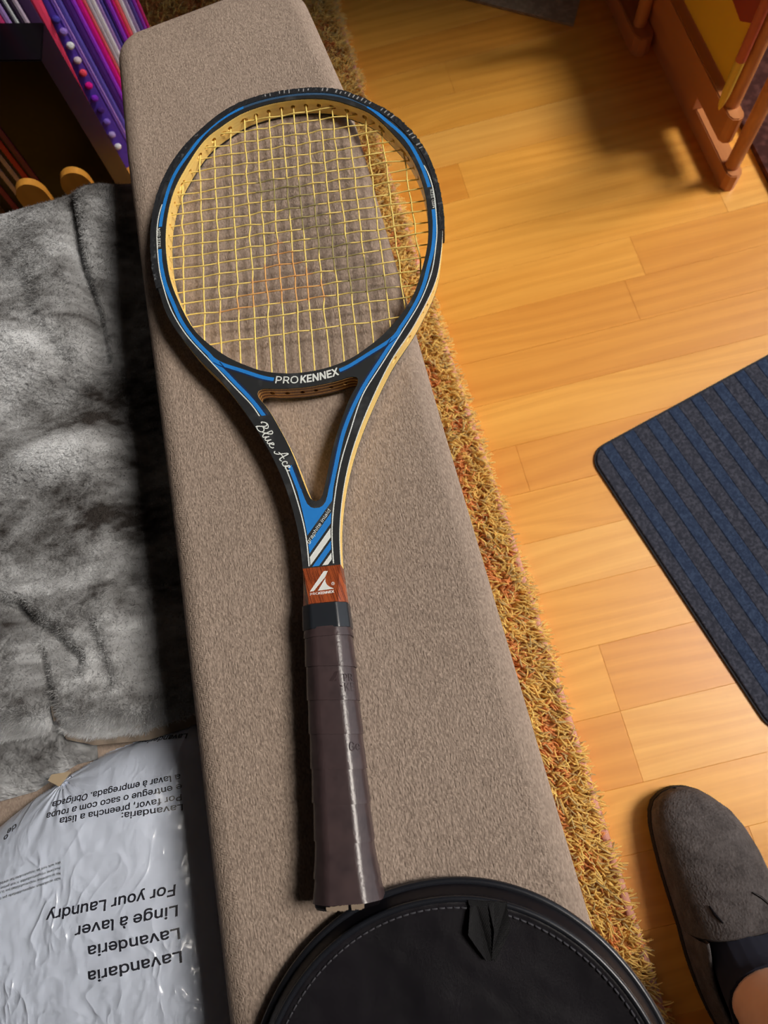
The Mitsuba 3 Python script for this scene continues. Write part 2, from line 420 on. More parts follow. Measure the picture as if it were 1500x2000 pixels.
drill = []
for i, u in enumerate(mains):
    v0, v1 = chord_v(u)
    for va, vb in ((v0 - .03, v0 + .004), (v1 - .004, v1 + .03)):
        drill.append(m3.Manifold.cylinder(vb - va, .0021, .0021, 12).rotate([-90, 0, 0]).translate([u, va, ZS + .0010]))
for j, v in enumerate(crosses):
    w = chord_u(v)
    for s in (-1, 1):
        drill.append(m3.Manifold.cylinder(.03, .0020, .0020, 12).rotate([0, 90, 0]).translate([w - .003 if s > 0 else -w - .027, v, ZS + .0006]))
drill = m3.Manifold.batch_boolean(drill, m3.OpType.Add)
rput('frame', tri(man(ext(body.difference(bridge.buffer(0)), -.0168, -.0012)) - drill), 'mat_core', 30, label='pale yellow laminated wood sides of the frame')
rput('throat_bridge', tri(man(ext(bridge, -.0168, -.0012)) - drill), 'mat_laminate', 30, label='brown layered wood bridge')
face_poly = outer.difference(inner.buffer(.0002)).difference(hole.buffer(.0002)).difference(sbox(-.03, 0, .03, .2215))
rput('face_plate', ext(face_poly, -.0013, 0), 'mat_black', 30, label='black top face of the frame')
rput('face_plate_001', ext(face_poly, -.018, -.0167), 'mat_black', 30)
rput('edge_line', ext(outer.buffer(.00025).difference(outer.buffer(-.0010)).difference(sbox(-.03, 0, .03, .2225)), -.0029, -.0013), 'mat_white', 30, label='white line along the outer edge')


def strip(curve, w, z1, mat, part, clip=None, label=None):
    g = LineString(curve).buffer(w / 2, cap_style='flat', join_style='round').intersection(face_poly)
    if clip is not None: g = g.difference(clip)
    for q in getattr(g, 'geoms', [g]):
        if q.area > 5e-7: rput(part, ext(q, -.0002, z1), mat, False, label=label, numbered=True)


blue_c = [(0, 679.8), (28, 677), (48, 671), (66, 660.5), (79, 648.5), (90, 633.5), (98, 622), (105.8, 609), (112.8, 590.5), (118.7, 564.5), (120.9, 545), (121, 528), (120.4, 514), (118.6, 501), (115.1, 484.8), (109.6, 468.6), (105.2, 455.7), (99.7, 443.5), (92.6, 431.5), (85.8, 421.8), (79.5, 413.8)]
bl_up = [(79.5, 413.8), (75, 407.8), (62, 399.3), (50, 393.2), (38.6, 387.2), (26.8, 382.7)]
bl_dn = [(79.5, 413.8), (73.5, 403.6), (67.2, 395.7), (60.7, 386.9), (48.5, 370.5), (34.9, 348.1), (24.8, 326), (17.3, 301.1), (12.7, 284.9), (12.2, 283.0)]
pin_c = [(118.8, 575), (121.9, 562.6), (123.6, 546), (123.4, 530), (122.4, 515), (120.9, 501), (117.6, 485), (112.6, 466), (107, 452), (96.9, 433), (85.2, 416.3), (73.3, 399.8), (62, 384), (52, 370.6), (46.5, 363.0), (32, 331), (21.5, 303.4), (16.3, 284.4), (12.4, 265.6), (10.2, 250.7), (9.3, 236), (9.1, 224)]
mid = shapely.union_all([sbox(-.14, .5265, -.1, .5505), sbox(.1, .5265, .14, .5505)])
ace = Polygon([(-.060, .362), (-.0395, .3520), (-.0115, .3075), (-.030, .2950), (-.0600, .340)])
acclip = Polygon([(-.0620, .3515), (-.0300, .3515), (-.0120, .3060), (-.0400, .3060)])
crown = Polygon([(-.040, .70), (-.040, .66), (.066, .64), (.082, .66), (.08, .70)])
strip(np.vstack([(open_curve(blue_c, 160) * [-1, 1])[::-1], open_curve(blue_c, 160)[1:]]), .0026, .0001, 'mat_dullblue', 'dull_stripe', face_poly.difference(crown), 'dull blue stripe at the tip')  # narrower, duller blue along the crown of the head
for s in (1, -1):
    m = np.array([s, 1])
    for cv in (open_curve(blue_c, 160), open_curve(bl_up, 40), open_curve(bl_dn, 80)):
        strip(cv * m, .0031, .00012, 'mat_blue', 'blue_stripe', shapely.union_all([mid, crown] if s > 0 else [mid, crown, acclip]))
        continue
        off = LineString(cv * m).parallel_offset(.0023, 'left' if s > 0 else 'right') if cv[0, 0] * 1000 < 1 or cv[-1, 1] < .3 else LineString(cv * m).parallel_offset(.0023, 'right' if s > 0 else 'left')
    strip(open_curve(pin_c, 160) * m, .0009, .00012, 'mat_white', 'pinstripe', None if s > 0 else acclip)
    for cv in (bl_up[1:], [(73, 404.4)] + bl_dn[2:]):
        c = LineString(open_curve(cv, 60) * m)
        side = 'right' if (s > 0) == (cv is not None and cv[-1][1] > 380) else 'left'
        o = c.parallel_offset(.0023, 'left' if s * (1 if cv[-1][1] > 380 else -1) > 0 else 'right')
        strip(np.array(o.coords), .0007, .00013, 'mat_navy', 'navy_line', None if s > 0 else acclip)

# the blue crotch panel with diagonal stripes
crotch = Polygon([(.0110, .2855), (.0087, .2772), (.0071, .2728), (.0045, .2697), (.0018, .2686), (-.0018, .2686), (-.0045, .2697), (-.0071, .2728), (-.0087, .2772), (-.0110, .2855), (-.0142, .2848), (-.0126, .2760), (-.0109, .2657), (-.0090, .2507), (-.0082, .2360), (-.0080, .2235), (.0080, .2235), (.0082, .2360), (.0090, .2507), (.0109, .2657), (.0126, .2760), (.0142, .2848)]).buffer(0)


def band(a, b, c, d): return Polygon([a, b, c, d]).intersection(crotch)


def line_at(k):   # the diagonal edges, as the left and right heights at u = -12 and +12 mm
    vl, vr = k
    return (-.014, vl), (.014, vr)


diag = [(.2415, .2752), (.2340, .2678), (.2265, .2605), (.2238, .2575), (.2175, .2505), (.2150, .2480), (.2090, .2420), (.2065, .2392), (.2015, .2342), (.1990, .2320)]


def between(k0, k1):
    (a, b), (c, d) = line_at(k0), line_at(k1)
    return Polygon([a, b, d, c]).intersection(crotch)


top = Polygon([(-.03, .2415), (.03, .2752 + .0192), (.03, .30), (-.03, .30)]).intersection(crotch)
top = Polygon([line_at(diag[0])[0], line_at(diag[0])[1], (.03, .2930), (.03, .31), (-.03, .31), (-.03, .2222)]).intersection(crotch)
rput('crotch_panel', ext(top, -.0002, .00012), 'mat_blue', False, label='blue panel under the open throat')
for k, matn in ((1, 'mat_blue'), (3, 'mat_white'), (5, 'mat_blue'), (7, 'mat_white')):
    g = between(diag[k], diag[k + 1])
    if g.area > 1e-8: rput('diagonal_stripe', ext(g, -.0002, .00012), matn, False, numbered=True)

# lettering
def word(poly, fn, part, mat='mat_white', z=.00005, h=.00015, label=None):
    m = ext(poly.segmentize(0.0012), 0, h)
    v = np.array(m.vertices)
    uv = fn(v[:, :2])
    rput(part, trimesh.Trimesh(np.column_stack([uv, v[:, 2] + z]), m.faces, process=False), mat, False, numbered=True, label=label)


def arc_map(u0, v0, R=0.118):
    def f(q):
        x, y = q[:, 0] + u0, q[:, 1]
        a = x / R
        return np.column_stack([(R - y) * np.sin(a), v0 + R - (R - y) * np.cos(a)])
    return f


def fit(poly, x0, x1, h):
    b = poly.bounds
    return affinity.scale(affinity.translate(poly, -b[0], 0), (x1 - x0) / (b[2] - b[0]), h / (b[3] - b[1]), origin=(0, 0))


pro = fit(text_poly('PRO', .006), 0, .0190, .0064)
word(pro.buffer(.0001).difference(pro.buffer(-.00042)), arc_map(-.0262, .3762), 'lettering', label='outlined white letters')
word(fit(text_poly('KENNEX', .006, True, 6), 0, .0325, .0068).buffer(.00012), arc_map(-.0056, .3760), 'lettering', label='bold white letters')


def line_map(a, b, flip=1):
    a, b = np.array(a), np.array(b)
    d = (b - a) / np.linalg.norm(b - a)
    n = np.array([-d[1], d[0]]) * flip
    return lambda q: a + q[:, :1] * d + q[:, 1:] * n


gi = fit(text_poly('graphite inlaid', .003, False, 8), 0, .0305, .0038)
word(gi, line_map((-.0080, .2412), (.0110, .2660)), 'lettering', label='small white slanted words')
ms = fit(text_poly('MID SIZE', .002), 0, .0205, .0024)
word(ms, line_map((.1230, .5278), (.1232, .5485)), 'lettering')
word(ms, line_map((-.1230, .5490), (-.1228, .5280)), 'lettering')
# hand drawn script: Blue Ace, strokes in a unit em
glyphs = [
    [[(.1, .0), (.25, .35), (.42, .95), (.30, .98), (.10, .80), (.02, .66), (.1, .62)], [(.22, .92), (.55, 1.0), (.70, .85), (.58, .62), (.35, .52), (.62, .48), (.72, .25), (.52, .02), (.25, .0), (.12, .12)]],
    [[(.80, .22), (1.0, .45), (1.22, .95), (1.12, 1.0), (1.0, .6), (.95, .15), (1.04, .0), (1.2, .2)]],
    [[(1.2, .2), (1.32, .45), (1.28, .1), (1.38, .0), (1.52, .18), (1.62, .45), (1.58, .1), (1.66, .0), (1.8, .2)]],
    [[(1.8, .2), (1.98, .30), (2.06, .42), (1.96, .46), (1.86, .25), (1.92, .03), (2.06, .02), (2.24, .22)]],
    [[(2.55, .12), (2.62, .0), (2.78, .1), (3.05, .60), (3.28, 1.0), (3.26, .5), (3.32, .03), (3.46, .12)], [(2.80, .36), (3.05, .44), (3.40, .42)]],
    [[(3.86, .38), (3.76, .46), (3.62, .28), (3.64, .05), (3.78, .0), (3.96, .20)]],
    [[(3.96, .2), (4.14, .30), (4.22, .42), (4.12, .46), (4.02, .25), (4.08, .03), (4.22, .02), (4.40, .22)]]]
strokes = []
for g in glyphs:
    for st in g:
        a = np.array(st)
        s = np.r_[0, np.cumsum(np.linalg.norm(np.diff(a, axis=0), axis=1))]
        strokes.append(LineString(CubicSpline(s, a)(np.linspace(0, s[-1], 30))))
script = shapely.union_all([s_.buffer(.043) for s_ in strokes])
script = affinity.scale(script, .0485 / 4.4, .0085, origin=(0, 0))
word(script, line_map((-.0440, .3435), (-.0222, .3040)), 'lettering', label='white cursive script')

# bumper guard with worn ridges
bump_zone = Polygon([(-.2, .486), (-.09, .486), (0, .60), (.09, .50), (.2, .512), (.2, .75), (-.2, .75)])
bz = outer.buffer(.0014).segmentize(.0012)
be = np.array(bz.exterior.coords)
be += (meshkit.noise(np.column_stack([be * 900, np.zeros(len(be))]))[:, None] - .5) * .0011
bz = Polygon(be).buffer(0).difference(shapely.union_all([outer.buffer(-.0046).intersection(sbox(-.2, .6, .2, .8)), outer.buffer(-.0030).intersection(sbox(-.2, .4, .2, .6))])).intersection(bump_zone)
rput('bumper_guard', ext(bz, -.0178, .0006), 'mat_bumper', 30, label='scuffed black bumper guard round the head')
ob = np.array(outer.exterior.coords)
obl = LineString(ob)
L = obl.length
cand = [(s, obl.interpolate(s)) for s in np.arange(0, L, .0046)]
rid = [(s, q) for s, q in cand if q.y > .575 and -.02 < q.x < .125]
for s, q in rid:
    if random.random() < .25: continue
    t = obl.interpolate(s + .001)
    d = np.array([t.x - q.x, t.y - q.y]); d /= np.linalg.norm(d)
    n = np.array([d[1], -d[0]])
    n = n if n @ np.array([q.x, q.y - .54]) > 0 else -n
    a, w = .0008 + .001 * random.random(), .0004 + .0003 * random.random()
    c = np.array([q.x, q.y]) - n * a
    h = .0012 + .0011 * random.random()
    pg = Polygon([c - d * w - n * h, c + d * w - n * h, c + d * w + n * h * .9, c - d * w + n * h * .9])
    rput('bumper_ridge', ext(pg, .0003, .0009), 'mat_scuff', False, numbered=True)

# strings
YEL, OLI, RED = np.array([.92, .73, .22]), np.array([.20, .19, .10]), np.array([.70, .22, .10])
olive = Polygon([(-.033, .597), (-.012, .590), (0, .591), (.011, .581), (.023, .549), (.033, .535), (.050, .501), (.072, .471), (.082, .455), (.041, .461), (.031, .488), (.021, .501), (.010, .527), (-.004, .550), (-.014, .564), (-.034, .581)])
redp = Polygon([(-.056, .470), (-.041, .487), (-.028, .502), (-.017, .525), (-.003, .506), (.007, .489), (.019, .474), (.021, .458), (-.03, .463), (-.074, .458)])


def string(pts, part, r):
    m = tubes([pts], r, 7, caps=True)
    q = np.array(m.vertices)
    base = 0.92 + 0.08 * meshkit.noise(q * 300)
    col = YEL * base[:, None]
    xy = shapely.points(q[:, :2])
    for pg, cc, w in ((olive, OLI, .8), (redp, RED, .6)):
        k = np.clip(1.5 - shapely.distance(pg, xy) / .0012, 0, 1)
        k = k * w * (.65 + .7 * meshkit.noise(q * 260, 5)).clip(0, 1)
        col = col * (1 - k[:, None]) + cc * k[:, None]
    # keep the sharp edge where the stencil's border crosses a string
    scene_key = f'{RK}__{part}'
    n = _count.get(scene_key, 0)
    _count[scene_key] = n + 1
    scene_key = scene_key if n == 0 else f'{scene_key}_{n:03d}'
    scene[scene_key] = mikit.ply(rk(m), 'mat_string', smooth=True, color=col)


wob = np.random.default_rng(11)
jm = wob.normal(0, .00035, (16, 20))
jc = wob.normal(0, .0004, (16, 20))
for i, u in enumerate(mains):
    v0, v1 = chord_v(u)
    pts = [(u, v0 - .010, ZS)]
    for j in range(len(crosses) - 1, -1, -1):
        v = crosses[j]
        if v0 + .002 < v < v1 - .002:
            pts.append((u + jm[i, j], v, ZS + (.0005 if (i + j) % 2 else -.0005)))
    pts.append((u, v1 + .009, ZS))
    a = np.array(pts)
    a = CubicSpline(np.arange(len(a)), a)(np.linspace(0, len(a) - 1, 5 * len(a)))
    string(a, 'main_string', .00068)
for j, v in enumerate(crosses):
    w = chord_u(v)
    pts = [(-w - .009, v, ZS)]
    for i, u in enumerate(mains):
        if abs(u) < w - .002:
            pts.append((u, v + jc[i, j] + (.0005 if (i + j) % 2 else -.0005), ZS + (-.0010 if (i + j) % 2 else .0010)))
    pts.append((w + .009, v, ZS))
    a = np.array(pts)
    a = CubicSpline(np.arange(len(a)), a)(np.linspace(0, len(a) - 1, 6 * len(a)))
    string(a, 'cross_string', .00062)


# shaft badge, collar and grip
def octa(v, hw, fl, hh, tilt=0.0, zc=-.009, uc=0.0, side=.55):
    p = np.array([(-fl, hh), (fl, hh), (hw, hh * side), (hw, -hh * side), (fl, -hh), (-fl, -hh), (-hw, -hh * side), (-hw, hh * side)])
    p[:, 0] += uc
    return np.column_stack([p[:, 0], v + tilt * p[:, 0], zc + p[:, 1]])


def rounded_octa(v, hw, fl, hh, tilt=0.0, r=.0016, uc=0.0):
    q = octa(0, hw, fl, hh, uc=uc)[:, [0, 2]]
    out = []
    for k in range(8):
        a, b, c = q[k - 1], q[k], q[(k + 1) % 8]
        d0, d1 = (a - b) / np.linalg.norm(a - b), (c - b) / np.linalg.norm(c - b)
        for t in (0, .5, 1):
            s0, s1 = b + d0 * r, b + d1 * r
            out.append((1 - t) ** 2 * s0 + 2 * t * (1 - t) * b + t * t * s1)
    out = np.array(out)
    return np.column_stack([out[:, 0], v + tilt * out[:, 0], out[:, 1]])


rput('badge', loft([octa(.2226, .0143, .0141, .0093, -.012), octa(.2215, .0146, .0138, .0098, -.012), octa(.2080, .0151, .0118, .0112), octa(.1925, .0160, .0105, .0128)]), 'mat_rosewood', 12, label='glossy rosewood badge above the grip')
zb = .0027
lg1 = Polygon([(-.0093, .2044), (-.0062, .2044), (.0032, .2136), (.0018, .2180), (.0048, .2185), (.0016, .2185)])
lg1 = Polygon([(-.0095, .2045), (-.0066, .2045), (.0022, .2140), (.0046, .2186), (.0016, .2188)])
lg2 = Polygon([(-.0036, .2044), (.0025, .2132), (.0024, .2110), (.0030, .2088), (.0046, .2068), (.0084, .2046)])


def on_badge(q): return q


def badge_word(poly, part, label=None):
    m = ext(poly.segmentize(.0012), 0, .00015)
    v = np.array(m.vertices)
    t = (.2215 - v[:, 1]) / (.2215 - .2080)
    z = np.where(t < 1, -.009 + .0098 + .0014 * t, -.009 + .0112 + .0016 * (.2080 - v[:, 1]) / .0155)
    v[:, 2] += z + .0001
    rput(part, trimesh.Trimesh(v, m.faces, process=False), 'mat_white', False, numbered=True, label=label)


badge_word(lg1, 'emblem', 'white slanted emblem on the badge')
badge_word(lg2, 'emblem')
bp = affinity.translate(fit(text_poly('PRO', .002), 0, .0062, .0019), -.0094, .2016)
badge_word(bp.difference(bp.buffer(-.00022)), 'lettering')
badge_word(affinity.translate(fit(text_poly('KENNEX', .002, True), 0, .0112, .0019), -.0030, .2016).buffer(.00005), 'lettering')
rm = shapely.Point(.0078, .2085).buffer(.0012)
badge_word(rm.difference(rm.buffer(-.0003)).union(affinity.translate(fit(text_poly('R', .001), 0, .0009, .0012), .00735, .2079)), 'lettering')
rput('collar', loft([rounded_octa(v, w, fl, h, -.02) for v, w, fl, h in ((.1952, .0158, .0092, .0132), (.1945, .0168, .0096, .0142), (.1860, .0172, .0098, .0148), (.1790, .0175, .0100, .0152), (.1768, .0174, .0099, .0151), (.1766, .0168, .0094, .0146))]), 'mat_rubber', 40, label='shiny black rubber collar')


def grip_dim(v):
    vs = [0, .004, .010, .016, .025, .040, .090, .140, .180]
    return [np.interp(v, vs, a) for a in ([.0216, .0215, .0209, .0202, .0192, .0184, .0176, .0169, .0164], [.0120, .0118, .0114, .0108, .0104, .0101, .0094, .0089, .0086], [.0184, .0182, .0178, .0172, .0164, .0158, .0154, .0150, .0147])]


seams = [.180, .1710, .1500, .1270, .1045, .0820, .0605, .0373, .0150, .0022]
for k, (a, b) in enumerate(zip(seams, seams[1:])):
    secs = []
    for v, o in [(a + .0003, -.0009), (a + .0009, -.0004), (a + .0022, .0002)] + [(a + (b - a) * t, .0002 + .0009 * t) for t in (.3, .55, .8, 1)]:
        w, fl, h = grip_dim(v)
        secs.append(rounded_octa(v, w + o, fl + o * .4, h + o, -.10 if 0 < k < 8 else -.03, .0030))
    w, fl, h = grip_dim(b)
    secs.append(rounded_octa(b - .0001, w - .0006, fl - .0002, h - .0006, -.10 if 0 < k < 8 else -.03))
    rput('grip_wrap', loft(secs), 'mat_leather', 50, numbered=True, label='dark brown leather wrap' if k == 1 else None)
secs = [rounded_octa(v, w, fl, h) for v, w, fl, h in ((.006, .0205, .0112, .0172), (.0030, .0214, .0119, .0183), (.0005, .0212, .0118, .0182), (-.0012, .0200, .0112, .0172))]
rput('butt_cap', loft(secs), 'mat_lacquer', 40, label='black butt cap')
fr = []
for k in range(16):
    u = -.011 + .0215 * k / 15
    fr.append(Polygon([(u - .0011, .0012 + .0012 * random.random()), (u + .0011, .0014 + .0012 * random.random()), (u + .0009, -.0004 - .0008 * random.random()), (u - .0008, -.0002 - .0010 * random.random())]).buffer(.0002))
rput('frayed_edge', ext(shapely.union_all([g for i, g in enumerate(fr) if i not in (9, 10)]), .0086, .0099), 'mat_frayed', False, label='pale frayed leather edge at the butt')


def bevel_word(t, v, h, u0, part):
    g = fit(text_poly(t, .005), 0, h * .72 * len(t), h)
    m = ext(g.segmentize(.0015), 0, .0003)
    q = np.array(m.vertices)
    w, fl, hh = grip_dim(v)
    a, b = np.array([fl + .0004, -.009 + hh + .0005]), np.array([w + .0004, -.009 + hh * .55 + .0005])
    d = (b - a) / np.linalg.norm(b - a)
    n = np.array([-d[1], d[0]])
    s = u0 + q[:, 0]
    uz = a + s[:, None] * d + (q[:, 2:3] + .0001) * n
    rput(part, trimesh.Trimesh(np.column_stack([uz[:, 0], v + q[:, 1], uz[:, 1]]), m.faces, process=False), 'mat_emboss', False, numbered=True)


bevel_word('PR', .1385, .0050, .0012, 'embossed_letters')
bevel_word('KE', .1315, .0058, .0012, 'embossed_letters')
bevel_word('Ge', .0925, .0060, .0005, 'embossed_letters')
for g in (affinity.translate(affinity.scale(lg1, .75, .75, origin=(0, 0)), .0035, -.0185), affinity.translate(affinity.scale(lg2, .75, .75, origin=(0, 0)), .0035, -.0185)):
    m = ext(g, 0, .0003); v = np.array(m.vertices); w, fl, hh = grip_dim(.138)
    v[:, 2] += -.009 + hh + .0003
    rput('embossed_emblem', trimesh.Trimesh(v, m.faces, process=False), 'mat_emboss', False, numbered=True)

# ------------------------------------------------------------------ racket head cover
CV = 'racket_cover'
tag(CV, 'round black vinyl racket cover with stitched rim and webbing loop on the armrest', 'racket cover')
th = np.linspace(0, 2 * np.pi, 161)[:-1]


def cover_ring(inset, z):
    a, b = .1335 - inset, .134 - inset
    y = np.sin(th)
    yy = np.where(y > 0, -.225 + b * y, -.225 + (b + .05) * y)
    x = -.047 + a * np.sign(np.cos(th)) * np.abs(np.cos(th)) ** 0.96
    return np.column_stack([x, yy, np.full(len(th), z)])


rings = [cover_ring(.004, .3985), cover_ring(-.001, .4015), cover_ring(-.0015, .406), cover_ring(.0005, .4085), cover_ring(.0035, .4155), cover_ring(.0065, .4205), cover_ring(.010, .4205), cover_ring(.014, .4195)]
for d in (.03, .05, .075, .10, .12, .131):
    rings.append(cover_ring(d, .4195 - .0012 * math.sin(d * 24)))
m = loft(rings)
v = np.array(m.vertices)
inn = sstep(.02, .05, (.1335 - np.hypot(v[:, 0] + .047, (v[:, 1] + .225))))
v[:, 2] += np.where(v[:, 2] > .41, inn * .004 * (meshkit.fbm(v * [14, 14, 0]) - .5), 0)
put(f'{CV}__body', trimesh.Trimesh(v, m.faces, process=False), 'mat_vinyl', True)
put(f'{CV}__piping', tubes([np.vstack([cover_ring(-.0012, .4062), cover_ring(-.0012, .4062)[:1]])], .0026, 8), 'mat_piping', True, label='black piping round the rim')
put(f'{CV}__piping_001', tubes([np.vstack([cover_ring(.0066, .4200), cover_ring(.0066, .4200)[:1]])], .0021, 8), 'mat_piping', True)
st = cover_ring(.0112, .4208)
for k in range(0, 82):
    a = th[0] + k * (math.pi * 1.0) / 82
    def at(t_, ins=.0112):
        x = -.047 + (.1335 - ins) * math.cos(t_); y = -.225 + (.134 - ins) * math.sin(t_)
        return np.array([x, y, .4209])
    p0, p1 = at(a), at(a + .026)
    if abs((p0[0]) - (-.0005)) < .0085: continue
    put(f'{CV}__stitch', tubes([[p0 - [0, 0, .0006], (p0 * .75 + p1 * .25), (p0 * .25 + p1 * .75), p1 - [0, 0, .0006]]], .00062, 5), 'mat_thread', True, numbered=True)


def slab(poly, zf, h):
    g = Polygon(poly).segmentize(.004)
    m = ext(g, 0, h)
    v = np.array(m.vertices)
    v[:, 2] += zf(v[:, 0], v[:, 1])
    return trimesh.Trimesh(v, m.faces, process=False)


put(f'{CV}__hang_loop', slab([(-.0115, -.1035), (-.0010, -.1050), (-.0032, -.1215), (-.0072, -.1375), (-.0105, -.1365), (-.0175, -.1205)], lambda x, y: .4212 + .0026 * np.sin(np.clip((-y - .104) / .034, 0, 1) * 3.1), .0016), 'mat_webbing', False, label='black webbing loop')
put(f'{CV}__hang_loop_001', slab([(-.0006, -.1050), (.0105, -.1085), (.0092, -.1225), (-.0052, -.1385), (-.0070, -.1365), (-.0012, -.1215)], lambda x, y: .4212 + .0030 * np.sin(np.clip((-y - .104) / .034, 0, 1) * 3.1), .0016), 'mat_webbing', False)
put(f'{CV}__loop_tab', slab([(-.0125, -.1020), (.0110, -.1080), (.0105, -.1110), (-.0125, -.1050)], lambda x, y: .4222 + 0 * x, .0012), 'mat_webbing', False)

# ------------------------------------------------------------------ fleece blanket on the seat
BL = 'fleece_blanket'
tag(BL, 'fluffy grey fleece blanket crumpled over the sofa seat beside the armrest', 'blanket')


def g2(x, y, cx, cy, sx, sy, rot=0.0):
    c, s = math.cos(rot), math.sin(rot)
    dx, dy = x - cx, y - cy
    return np.exp(-((dx * c + dy * s) / sx) ** 2 - ((-dx * s + dy * c) / sy) ** 2)


def crease(x, y, pts, w, depth):
    d = shapely.distance(LineString(pts), shapely.points(x, y))
    return -depth * np.exp(-(d / w) ** 2)


def blanket_z(x, y):
    z = .283 + .018 * sstep(.40, .62, y) + .020 * (meshkit.fbm(np.stack([x * 9, y * 9, 0 * x], -1), 3) - .5)
    z += .032 * g2(x, y, -.345, .490, .055, .045) + .026 * g2(x, y, -.315, .347, .075, .026, -.1) - .020 * g2(x, y, -.300, .410, .10, .022, .1)
    z += .014 * g2(x, y, -.300, .575, .035, .07) + .010 * g2(x, y, -.245, .590, .02, .06)
    z += crease(x, y, [(-.267, .640), (-.2665, .557), (-.262, .500), (-.262, .455)], .0065, .018)
    z += crease(x, y, [(-.335, .56), (-.322, .50), (-.30, .455)], .012, .008)
    z += .011 * sstep(.004, -.004, y - np.interp(x, [-.60, -.363, -.334, -.292, -.231, -.20], [.24, .2247, .2198, .2052, .1913, .1884]))
    z += crease(x, y, [(-.42, .225), (-.372, .20), (-.338, .165), (-.318, .138)], .010, .020)
    z += crease(x, y, [(-.300, .165), (-.292, .135), (-.287, .112)], .008, .007)
    z += crease(x, y, [(-.352, .15), (-.347, .115), (-.340, .085)], .008, .018)
    z += crease(x, y, [(-.372, .205), (-.358, .165)], .006, .010)
    z -= .034 * sstep(-.283, -.215, x) * (1 - .9 * sstep(.50, .60, y)) - .014 * g2(x, y, -.235, .655, .03, .05)
    z -= .006 * sstep(.65, .665, y)
    return z


def hem_y(x): return np.interp(x, [-.8, -.40, -.352, -.344, -.335, -.31, -.26, -.225, -.19], [.10, .086, .082, .100, .080, .069, .062, .064, .070])


def hem_floor(x, y): return .2640 + .020 * sstep(.105, .080, y) * (x > -.344)


nx_, ny_ = 300, 420
s_, t_ = np.meshgrid(np.linspace(0, 1, nx_), np.linspace(0, 1, ny_))
X = -.70 + (.70 - .190) * s_
Y = hem_y(X) + (.664 - .006 * s_ - hem_y(X)) * t_
Z = blanket_z(X, Y)
edge = sstep(.0, .022, Y - hem_y(X))
Z = np.where(True, Z - (1 - edge) ** 2 * .016, Z)
Z = np.maximum(Z, hem_floor(X, Y))


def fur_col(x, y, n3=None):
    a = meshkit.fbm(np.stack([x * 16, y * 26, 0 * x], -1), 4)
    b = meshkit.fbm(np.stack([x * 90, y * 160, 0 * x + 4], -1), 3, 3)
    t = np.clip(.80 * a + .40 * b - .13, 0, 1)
    t = np.clip(1.3 * t - .27 + .5 * (g2(x, y, -.335, .475, .05, .035) + g2(x, y, -.31, .345, .08, .02) + .6 * g2(x, y, -.33, .215, .06, .012)) + .5 * sstep(.03, .0, y - hem_y(x)), 0, 1)[..., None]  # Gaussian patches paint highlights on the raised folds into the pile colour
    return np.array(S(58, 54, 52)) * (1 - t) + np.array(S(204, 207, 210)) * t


top_ = grid(X, Y, Z)
low_ = grid(X, Y, np.minimum(Z - .0008, hem_floor(X, Y) - .0008))
nv = len(top_.vertices)
ix = np.arange(nv).reshape(X.shape)
loop = np.r_[ix[0, :-1], ix[:-1, -1], ix[-1, :0:-1], ix[:0:-1, 0]]
nl = np.roll(loop, -1)
wall_f = np.vstack([np.stack([loop, loop + nv, nl + nv], 1), np.stack([loop, nl + nv, nl], 1)])
fb_ = trimesh.Trimesh(np.vstack([top_.vertices, low_.vertices]), np.vstack([top_.faces, low_.faces[:, ::-1] + nv, wall_f]), process=False)
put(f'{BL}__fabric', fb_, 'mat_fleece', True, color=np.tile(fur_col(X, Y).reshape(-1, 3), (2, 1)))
# pile: short hairs over the visible part, longer at the hem
fr_ = np.random.default_rng(5)


def hairs(n, xs, ys, ln, rad, lean=1.0):
    x, y = xs, ys
    z = np.maximum(blanket_z(x, y) - (1 - sstep(.0, .022, y - hem_y(x))) ** 2 * .016, hem_floor(x, y))
    e = .003
    gx, gy = (blanket_z(x + e, y) - z) / e, (blanket_z(x, y + e) - z) / e
    nn = np.stack([-gx.clip(-1, 1), -gy.clip(-1, 1), np.ones(n)], 1)
    nn /= np.linalg.norm(nn, axis=1, keepdims=True)
    d = nn + lean * np.stack([fr_.normal(0, .5, n), fr_.normal(-.35, .5, n), fr_.normal(0, .25, n)], 1)
    d[:, 2] = np.maximum(d[:, 2], .15)
    d /= np.linalg.norm(d, axis=1, keepdims=True)
    side = np.cross(d, fr_.normal(0, 1, (n, 3)))
    side /= np.linalg.norm(side, axis=1, keepdims=True)
    side[:, 2] = 0
    b = np.stack([x, y, z], 1)
    l = ln * fr_.uniform(.6, 1.2, n)[:, None]
    v = np.stack([b - side * rad, b + side * rad, b + d * l], 1).reshape(-1, 3)
    f = np.arange(3 * n).reshape(-1, 3)
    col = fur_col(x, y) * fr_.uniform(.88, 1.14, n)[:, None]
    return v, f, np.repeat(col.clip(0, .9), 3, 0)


N = 90000
xs = fr_.uniform(-.46, -.205, N); ys = fr_.uniform(0, 1, N); ys = hem_y(xs) + .001 + ys * (.655 - hem_y(xs))
a_ = hairs(N, xs, ys, .0032, .00034, 1.4)
N2 = 16000
xs = fr_.uniform(-.46, -.205, N2); ys = hem_y(xs) + np.abs(fr_.normal(0, .010, N2))
b_ = hairs(N2, xs, ys, .0075, .00040, 1.0)
put(f'{BL}__pile', trimesh.Trimesh(np.vstack([a_[0], b_[0]]), np.vstack([a_[1], b_[1] + len(a_[0])]), process=False), 'mat_fur', False, color=np.vstack([a_[2], b_[2]]), kind='stuff')
